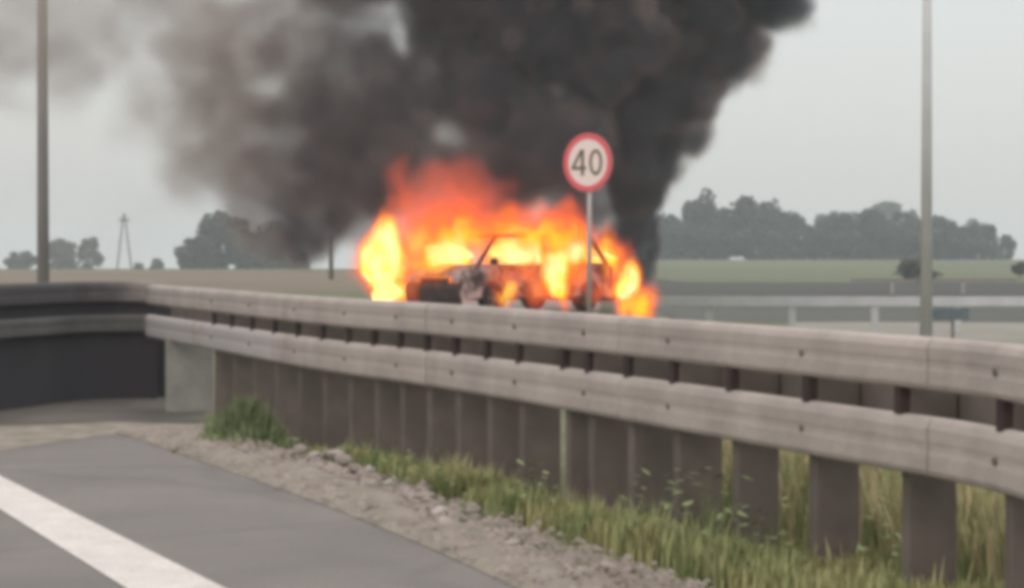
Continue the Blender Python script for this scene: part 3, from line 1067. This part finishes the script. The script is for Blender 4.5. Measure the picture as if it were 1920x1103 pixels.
for sg_ in (1, -1):
    bar('windscreen_pillar', (1.70, sg_ * 0.78, 0.95), (1.05, sg_ * 0.60, 1.54), 0.045)
    bar('door_pillar', (-0.18, sg_ * 0.80, 0.92), (-0.14, sg_ * 0.61, 1.57), 0.085)
    bar('rear_pillar', (-1.25, sg_ * 0.80, 0.94), (-1.08, sg_ * 0.61, 1.55), 0.05)
    bar('tailgate_pillar', (-1.95, sg_ * 0.74, 0.96), (-1.60, sg_ * 0.60, 1.52), 0.06)
    bar('roof_rail', (1.05, sg_ * 0.60, 1.54), (-1.60, sg_ * 0.60, 1.53), 0.035)
    for x0, x1 in ((0.98, -0.19), (-0.23, -1.05)):
        b = bmesh.new(); box(b, ((x0 + x1) / 2, sg_ * 0.865, 0.62), (abs(x1 - x0), 0.025, 0.60), bev=0.01)
        d = link('door', b, M['carpaint'], car)
        b = bmesh.new(); box(b, (x1 + 0.15, sg_ * 0.885, 0.80), (0.16, 0.03, 0.03), bev=0.006); link('handle', b, M['char'], d)
    for x in (1.30, -1.28):
        b = bmesh.new()
        n_ = 24
        rg = [[b.verts.new((x + r_ * math.cos(6.2832 * i / n_), sg_ * y, 0.31 + r_ * math.sin(6.2832 * i / n_))) for i in range(n_)] for r_, y in ((0.20, 0.66), (0.29, 0.66), (0.31, 0.70), (0.31, 0.83), (0.29, 0.86), (0.20, 0.86))]
        for k_ in range(6):
            for i in range(n_):
                b.faces.new((rg[k_][i], rg[k_][(i + 1) % n_], rg[(k_ + 1) % 6][(i + 1) % n_], rg[(k_ + 1) % 6][i]))
        wh = link('tyre', b, M['rubber'], None, True)
        b = bmesh.new()
        for i in range(5):
            a = 6.2832 * i / 5
            tube(b, (x, sg_ * 0.83, 0.31), (x + 0.19 * math.cos(a), sg_ * 0.83, 0.31 + 0.19 * math.sin(a)), 0.03, 0.022, 6)
        tube(b, (x, sg_ * 0.78, 0.31), (x, sg_ * 0.86, 0.31), 0.055, 0.05, 10)
        tube(b, (x, sg_ * 0.70, 0.31), (x, sg_ * 0.74, 0.31), 0.20, 0.20, 20)
        we = empty('wheel', (0, 0, 0)); we.parent = car
        wh.parent = we
        link('rim', b, M['rim'], we)
    b = bmesh.new(); box(b, (2.03, sg_ * 0.62, 0.70), (0.22, 0.26, 0.13), bev=0.03); link('headlight', b, M['lens'], car)
    b = bmesh.new(); box(b, (-2.08, sg_ * 0.68, 0.80), (0.12, 0.16, 0.26), bev=0.02); link('tail_light', b, M['redlens'], car)
    b = bmesh.new(); box(b, (1.42, sg_ * 0.97, 1.04), (0.10, 0.18, 0.13), bev=0.03); link('wing_mirror', b, M['char'], car)
    b = bmesh.new(); box(b, (0.15, sg_ * 0.36, 0.62), (0.42, 0.42, 0.3), bev=0.04); box(b, (-0.1, sg_ * 0.36, 1.0), (0.08, 0.36, 0.55), bev=0.03)
    link('seat', b, M['char'], car)

#FIRE
# ------------------------------------------------------------------ voxel volumes from arrays
def vnoise(x, y, z, seed):
    r = np.random.default_rng(seed)
    T = r.random((64, 64, 64), dtype=np.float32)
    xi, yi, zi = np.floor(x).astype(int), np.floor(y).astype(int), np.floor(z).astype(int)
    fx, fy, fz = x - xi, y - yi, z - zi
    fx, fy, fz = [t * t * (3 - 2 * t) for t in (fx, fy, fz)]
    out = 0
    for a in (0, 1):
        for b in (0, 1):
            for c in (0, 1):
                out = out + T[(xi + a) & 63, (yi + b) & 63, (zi + c) & 63] * (fx if a else 1 - fx) * (fy if b else 1 - fy) * (fz if c else 1 - fz)
    return out


def fbm(x, y, z, seed, oct=4, rough=0.5):
    s_, amp, tot = 0, 1.0, 0
    for k in range(oct):
        s_ = s_ + amp * vnoise(x * 2 ** k + 11 * k, y * 2 ** k, z * 2 ** k, seed + k)
        tot += amp; amp *= rough
    return s_ / tot      # 0..1


def volume_object(name, lo, hi, step, fn, m):
    """a mesh whose vertices hold the density values of a voxel grid; geometry nodes turn them into a volume"""
    lo, hi = np.array(lo, float), np.array(hi, float)
    n = np.maximum(2, np.round((hi - lo) / step).astype(int) + 1)
    xs = [np.linspace(lo[i], hi[i], n[i]) for i in range(3)]
    X, Y, Z = np.meshgrid(*xs, indexing='ij')
    D = np.asarray(fn(X, Y, Z), np.float32)
    for ax in range(3):                         # fade at the faces of the grid
        w = np.minimum(np.arange(n[ax]), n[ax] - 1 - np.arange(n[ax])) / 3.0
        sh = [1, 1, 1]; sh[ax] = -1
        D = D * np.clip(w, 0, 1).reshape(sh)
    me = bpy.data.meshes.new(name)
    N = int(n.prod())
    me.vertices.add(N)
    co = np.zeros((N, 3), np.float32)
    mid = (lo + hi) / 2
    # keep the carrier's points inside the cloud itself
    co[:, 0] = X.ravel(); co[:, 1] = Y.ravel(); co[:, 2] = Z.ravel()
    me.vertices.foreach_set('co', co.ravel())
    at = me.attributes.new('dens', 'FLOAT', 'POINT')
    at.data.foreach_set('value', D.ravel().astype(np.float32))
    o = bpy.data.objects.new(name, me); C.objects.link(o)
    me.materials.append(m)
    ng = bpy.data.node_groups.new(name + '_nodes', 'GeometryNodeTree')
    ng.interface.new_socket('Geometry', in_out='INPUT', socket_type='NodeSocketGeometry')
    ng.interface.new_socket('Geometry', in_out='OUTPUT', socket_type='NodeSocketGeometry')
    N_ = ng.nodes.new; K = ng.links.new
    gi, go = N_('NodeGroupInput'), N_('NodeGroupOutput')
    vc = N_('GeometryNodeVolumeCube')
    vc.inputs['Background'].default_value = 0
    vc.inputs['Min'].default_value = lo; vc.inputs['Max'].default_value = hi
    for a, k in zip('XYZ', n): vc.inputs['Resolution ' + a].default_value = int(k)
    pos = N_('GeometryNodeInputPosition')
    sep = N_('ShaderNodeSeparateXYZ'); K(pos.outputs[0], sep.inputs[0])

    def math_(op, a, b):
        q_ = N_('ShaderNodeMath'); q_.operation = op
        for i, v in enumerate((a, b)):
            if v is None: continue
            if isinstance(v, (int, float)): q_.inputs[i].default_value = v
            else: K(v, q_.inputs[i])
        return q_.outputs[0]
    idx = None
    stride = [int(n[1] * n[2]), int(n[2]), 1]
    for i in range(3):
        t = math_('SUBTRACT', sep.outputs[i], float(lo[i]))
        t = math_('MULTIPLY', t, float((n[i] - 1) / (hi[i] - lo[i])))
        t = math_('ROUND', t, None)
        t = math_('MULTIPLY', t, float(stride[i]))
        idx = t if idx is None else math_('ADD', idx, t)
    si = N_('GeometryNodeSampleIndex'); si.data_type = 'FLOAT'; si.domain = 'POINT'; si.clamp = True
    na = N_('GeometryNodeInputNamedAttribute'); na.data_type = 'FLOAT'; na.inputs['Name'].default_value = 'dens'
    K(gi.outputs[0], si.inputs['Geometry'])
    K(na.outputs[0], si.inputs['Value'])
    K(idx, si.inputs['Index'])
    K(si.outputs[0], vc.inputs['Density'])
    sm = N_('GeometryNodeSetMaterial'); sm.inputs['Material'].default_value = m
    K(vc.outputs[0], sm.inputs[0]); K(sm.outputs[0], go.inputs[0])
    md = o.modifiers.new('volume', 'NODES'); md.node_group = ng
    return o


def smoke_mat():
    m = bpy.data.materials.new('smoke')
    m.use_nodes = True
    n = m.node_tree; n.nodes.clear()
    out = n.nodes.new('ShaderNodeOutputMaterial')
    v = n.nodes.new('ShaderNodeVolumePrincipled')
    v.inputs['Color'].default_value = (0.42, 0.38, 0.375, 1)
    v.inputs['Density'].default_value = 1.0
    v.inputs['Anisotropy'].default_value = 0.1
    at = n.nodes.new('ShaderNodeAttribute'); at.attribute_name = 'density'
    cr = n.nodes.new('ShaderNodeValToRGB')
    e = cr.color_ramp.elements
    e[0].position = 0.06; e[0].color = (0.52, 0.445, 0.395, 1)
    e[1].position = 0.55; e[1].color = (0.14, 0.162, 0.20, 1)
    k = e.new(0.22); k.color = (0.38, 0.30, 0.285, 1)
    mu = n.nodes.new('ShaderNodeMath'); mu.operation = 'MULTIPLY'; mu.inputs[1].default_value = 0.25
    n.links.new(at.outputs['Fac'], mu.inputs[0]); n.links.new(mu.outputs[0], cr.inputs[0]); n.links.new(cr.outputs[0], v.inputs['Color'])
    n.links.new(v.outputs[0], out.inputs['Volume'])
    return m


YS = 54.0
PS = F / YS
blobs = [  # u, v, r, density per metre, depth offset (m)
    (1197, 505, 44, 4, 0), (1200, 440, 52, 4, 0), (1190, 370, 72, 4, 0), (1155, 450, 55, 3, .5), (1215, 470, 40, 4, 0), (1195, 300, 92, 4, 0), (1215, 225, 108, 4, 0), (1265, 150, 120, 4, 0.3),
    (1320, 60, 122, 4, 0.4), (1390, -40, 115, 4, 0.3), (1462, 18, 56, 4, 0), (1530, -130, 100, 4, 0), (1120, 140, 110, 3, -.3), (1000, 40, 150, 3.5, 0),
    (860, -10, 120, 2.6, 0), (1150, -20, 170, 4, 0), (1000, -140, 200, 3, 0), (1300, -170, 200, 3, 0), (700, -110, 180, 1.6, 0), (640, 10, 90, 1.3, .4),
    (1040, 270, 120, 2.6, -.6), (980, 340, 90, 1.8, .3), (920, 310, 80, 1.8, .5), (790, 330, 80, 1.8, .4), (930, 190, 130, 2.2, 0), (800, 200, 110, 1.6, .3), (740, 300, 120, 1.8, 0), (640, 250, 120, 2.0, .2), (570, 260, 90, 1.1, 0), (700, 150, 100, 1.7, .2), (660, 130, 80, 1.4, 0), (640, 380, 105, 1.8, 0), (560, 400, 90, 1.6, 0), (530, 440, 48, 1.8, 0),
    (480, 340, 90, 1.0, 0), (900, 330, 110, 2.0, -.3), (830, 390, 70, 1.2, 0), (1090, 380, 80, 2.0, 0.2), (960, 400, 80, 1.4, 0.3), (720, 180, 90, 1.0, 0), (590, 120, 90, .8, 0),
    (450, 240, 130, .62, 0), (400, 100, 160, .55, 0), (350, 330, 75, .42, 0), (290, 200, 120, .34, 0), (200, 50, 150, .36, 0), (60, 40, 150, .32, 0), (-80, 40, 150, .3, 0),
    (520, 20, 130, .6, 0), (130, 130, 95, .5, 0), (20, 110, 100, .5, 0), (200, 90, 110, .45, 0), (80, 40, 120, .4, 0), (380, 60, 120, .3, 0), (300, -80, 230, .45, 0), (0, -100, 230, .35, 0), (-250, -40, 230, .3, 0), (-250, 60, 140, .25, 0), (500, 150, 130, .7, .3), (330, 280, 60, .2, 0), (600, 210, 110, 2, 0), (620, 330, 125, 2, 0), (520, 300, 100, 1.2, 0), (475, 395, 75, 1.1, 0), (560, 425, 72, 2.0, 0), (700, 345, 105, 2, .2), (700, 230, 110, 2, 0), (640, 120, 85, 1.6, 0), (770, 160, 95, 2, .2), (880, 100, 100, 2.4, .2), (790, 60, 80, 2.0, .3), (430, 180, 120, .8, 0), (380, 280, 90, .5, 0), (540, 120, 90, 1.0, 0), (270, 380, 180, .03, 0), (90, 330, 260, .018, 0), (440, 150, 260, .28, 0), (560, 60, 180, .35, 0), (120, 20, 220, .2, 0),
]
holes = [(842, 268, 30, 36), (742, 80, 15, 36), (500, 172, 34, 18), (455, -5, 50, 22)]


def smoke_density(X, Y, Z):
    s3 = 0.55
    wx = fbm(X * s3 + 30, Y * s3 + 5, Z * s3 + 9, 101, 4) - 0.5
    wz = fbm(X * s3 + 70, Y * s3 + 25, Z * s3 + 39, 202, 4) - 0.5
    U = 960 + X * PS + 95 * wx
    V = HZ - (Z - CAM_H) * PS + 95 * wz
    U0 = 960 + X * PS; V0 = HZ - (Z - CAM_H) * PS
    Wd = (Y - YS) * PS
    calm = ss(1300, 1000, V * 0 + U)      # right column edge stays firmer
    D = np.zeros_like(X)
    bil = 1 - np.abs(2 * fbm(X * .7 + 3, Y * .7 + 8, Z * .7 + 1, 303, 4, .5) - 1) * 1.6
    for u, v, r, d, off in blobs:
        dist = np.sqrt((U - u) ** 2 + (V - v) ** 2 + ((Wd - off * PS) * 0.9) ** 2) / r
        soft = 0.45 if d < 0.5 else (0.3 if d < 2.2 else 0.2)
        lump = dist + (bil - 0.72) * (0.5 if d > 1 else 0.6)
        D = np.maximum(D, d * ss(1.12, 1.12 - 2 * soft, lump))
    for u, v, ru, rv in holes:
        h = np.sqrt(((U * .8 + U0 * .2 - u) / ru) ** 2 + ((V * .8 + V0 * .2 - v) / rv) ** 2)
        D = D * (0.42 + 0.58 * ss(0.55, 1.7, h))
    D = D * (0.6 + 0.8 * ss(0.25, 0.75, fbm(X * 2.1, Y * 2.1, Z * 2.1, 404, 4)))
    # nothing low over the flames or the ground
    return D * ss(0.15, 0.5, Z)


sm = volume_object('smoke', (-15.4, 50.6, 0.1), (9.0, 57.4, 9.3), 0.125, smoke_density, smoke_mat())
tag(sm, 'thick black smoke rising over the burning car and thinning to grey brown on the left', 'smoke', kind='stuff')


def fire_mat(name, sig=4.0, em=1.75):
    m = bpy.data.materials.new(name)
    m.use_nodes = True
    n = m.node_tree; n.nodes.clear()
    out = n.nodes.new('ShaderNodeOutputMaterial')
    at = n.nodes.new('ShaderNodeAttribute'); at.attribute_name = 'density'
    cr = n.nodes.new('ShaderNodeValToRGB')
    e = cr.color_ramp.elements
    e[0].position = 0.0; e[0].color = (0.75, 0.12, 0.07, 1)
    e[1].position = 1.0; e[1].color = (1.0, 0.86, 0.42, 1)
    k = e.new(0.22); k.color = (0.85, 0.11, 0.02, 1)
    k = e.new(0.45); k.color = (1.0, 0.26, 0.008, 1)
    k = e.new(0.6); k.color = (1.0, 0.60, 0.02, 1)
    em_ = n.nodes.new('ShaderNodeEmission')
    ab = n.nodes.new('ShaderNodeVolumeAbsorption'); ab.inputs['Color'].default_value = (0.0, 0.0, 0.0, 1)
    ad = n.nodes.new('ShaderNodeAddShader')
    K = n.links.new
    K(at.outputs['Fac'], cr.inputs[0]); K(cr.outputs[0], em_.inputs['Color'])
    pw = n.nodes.new('ShaderNodeMath'); pw.operation = 'MULTIPLY'; pw.inputs[1].default_value = sig
    mu = n.nodes.new('ShaderNodeMath'); mu.operation = 'MULTIPLY'; mu.inputs[1].default_value = em
    K(at.outputs['Fac'], pw.inputs[0]); K(pw.outputs[0], mu.inputs[0]); K(mu.outputs[0], em_.inputs['Strength'])
    K(pw.outputs[0], ab.inputs['Density'])
    K(em_.outputs[0], ad.inputs[0]); K(ab.outputs[0], ad.inputs[1]); K(ad.outputs[0], out.inputs['Volume'])
    return m


# flames: u, v, ru, rv, strength, distance
flames = [
    (720, 484, 56, 80, 1.0, 50.4), (724, 545, 36, 36, 0.95, 50.2), (750, 555, 26, 26, 0.8, 50.2),
    (800, 460, 60, 70, 0.6, 52.0), (842, 476, 60, 50, 1.0, 49.1), (850, 412, 105, 50, 0.26, 50.2), (940, 430, 90, 40, 0.34, 49.8), (880, 440, 60, 34, 0.5, 49.1), (850, 380, 90, 40, 0.12, 50.6), (980, 438, 60, 26, 0.5, 49.2), (1060, 440, 60, 26, 0.45, 49.7),
    (952, 474, 60, 40, 0.95, 49.5), (995, 465, 26, 40, 0.95, 49.6), (1068, 472, 48, 40, 0.95, 50.3), (1128, 482, 48, 44, 0.7, 51.2),
    (1030, 412, 72, 38, 0.24, 51.2), (1068, 396, 22, 30, 0.22, 51.2), (1045, 520, 36, 54, 0.95, 49.4), (950, 548, 26, 26, 0.75, 48.3),
    (1172, 535, 28, 36, 0.9, 50.6), (1200, 572, 44, 34, 0.6, 50.0), (770, 400, 46, 60, 0.14, 51.8), (785, 515, 34, 44, 0.5, 49.2), (835, 528, 44, 24, 0.22, 48.5), (900, 520, 60, 20, 0.22, 48.6), (985, 512, 40, 18, 0.3, 48.8),
    (872, 536, 22, 28, 0.16, 48.4), (920, 505, 60, 22, 0.4, 48.8), (1010, 545, 30, 22, 0.4, 48.6), (1085, 520, 34, 40, 0.35, 49.4), (1130, 540, 30, 24, 0.16, 49.6), (825, 500, 60, 30, 0.55, 48.8), (1010, 440, 120, 22, 0.55, 48.9), (860, 440, 80, 30, 0.6, 49.0),
    (745, 330, 26, 44, 0.08, 52.2), (1145, 475, 30, 26, 0.4, 51.2), (900, 530, 70, 30, 0.10, 49.6), (850, 350, 120, 50, 0.07, 52.2),
]


def fire_density(X, Y, Z):
    s3 = 2.4
    n1 = fbm(X * s3, Y * s3, Z * s3 * .5, 501, 5, .6) - 0.5
    n2 = fbm(X * s3 + 9, Y * s3 + 4, Z * s3 * .4 + 7, 502, 5, .6) - 0.5
    bl = fbm(X * 3.6, Y * 3.6, Z * 1.7, 503, 4)
    D = np.zeros_like(X)
    for u, v, ru, rv, s_, yy in flames:
        k = F / yy
        U = 960 + X * k + 60 * n1
        V = HZ - (Z - CAM_H) * k + 110 * n2
        dist = np.sqrt(((U - u) / ru) ** 2 + ((V - v) / rv) ** 2 + ((Y - yy) / (0.5 + ru / k * 0.4)) ** 2)
        D = np.maximum(D, s_ * ss(1.2, 0.35, dist + (bl - 0.5) * 0.8))
    return D


fl = volume_object('flames', (-5.2, 48.2, -0.9), (4.0, 54.0, 3.5), 0.07, fire_density, fire_mat('fire'))
tag(fl, 'bright yellow and orange flames wrapped around the burning car', 'fire', kind='stuff')

core_mat = bpy.data.materials.new('flame_core'); core_mat.use_nodes = True
cn = core_mat.node_tree; cb_ = cn.nodes['Principled BSDF']
cb_.inputs['Base Color'].default_value = (0, 0, 0, 1)
tn = cn.nodes.new('ShaderNodeTexNoise'); tn.inputs['Scale'].default_value = 2.2; tn.inputs['Detail'].default_value = 3
gg = cn.nodes.new('ShaderNodeNewGeometry')
rr = cn.nodes.new('ShaderNodeValToRGB')
ee = rr.color_ramp.elements
ee[0].position = 0.38; ee[0].color = (1.0, 0.55, 0.01, 1)
ee[1].position = 0.62; ee[1].color = (1.0, 0.92, 0.45, 1)
cn.links.new(gg.outputs['Position'], tn.inputs['Vector']); cn.links.new(tn.outputs['Fac'], rr.inputs[0])
cn.links.new(rr.outputs[0], cb_.inputs['Emission Color']); cb_.inputs['Emission Strength'].default_value = 2.4
for i, (u, v, ru, rv, yy, lb) in enumerate([
    (716, 490, 30, 52, 50.4, 'tall isolated yellow flame at the front of the burning car'),
    (724, 545, 22, 24, 50.2, 'yellow flame low on the ground before the car'),
    (840, 482, 42, 28, 49.4, 'white-hot flame filling the windscreen of the car'),
    (950, 476, 36, 18, 49.6, 'yellow flame in the front side window'),
    (1066, 474, 26, 22, 50.3, 'yellow flame in the rear side window'),
    (1044, 524, 18, 32, 49.5, 'yellow flame licking up the rear door below the window'),
    (1172, 538, 14, 20, 50.5, 'narrow yellow flame at the rear bumper of the car'),
    (1128, 486, 20, 14, 51.2, 'orange yellow flame at the tailgate window behind the sign post')]):
    b = bmesh.new()
    bmesh.ops.create_icosphere(b, subdivisions=4, radius=1)
    k = F / yy
    for vv_ in b.verts:
        c = vv_.co.copy()
        nz = mnoise.fractal((c.x * 1.3 + i * 7, c.y * 1.3, c.z * 0.9), 1, 2, 3)
        up = max(0, c.z)
        c *= 1 + 0.45 * nz
        c.x *= (1 - 0.45 * up); c.y *= (1 - 0.45 * up)
        c.x += 0.22 * math.sin(c.z * 3 + i)
        vv_.co = (c.x * ru / k, c.y * min(ru, 30) / k * 0.8, c.z * rv / k)
    o = link('flame', b, core_mat, None, True)
    o.location = P(u, v, yy)
    tag(o, lb, 'flame', 'flames on the burning car')

# ------------------------------------------------------------------ air
hz = bmesh.new()
box(hz, (0, 690, 12.0 - 12.5), (1900, 1500, 29.0))
hm = bpy.data.materials.new('haze'); hm.use_nodes = True
hn = hm.node_tree; hn.nodes.clear()
ho = hn.nodes.new('ShaderNodeOutputMaterial'); hv = hn.nodes.new('ShaderNodeVolumePrincipled')
hv.inputs['Color'].default_value = (0.88, 0.95, 1.0, 1)
hv.inputs['Density'].default_value = 0.0008
hv.inputs['Anisotropy'].default_value = 0.2
hn.links.new(hv.outputs[0], ho.inputs['Volume'])
o = link('haze', hz, hm)
o['kind'] = 'stuff'
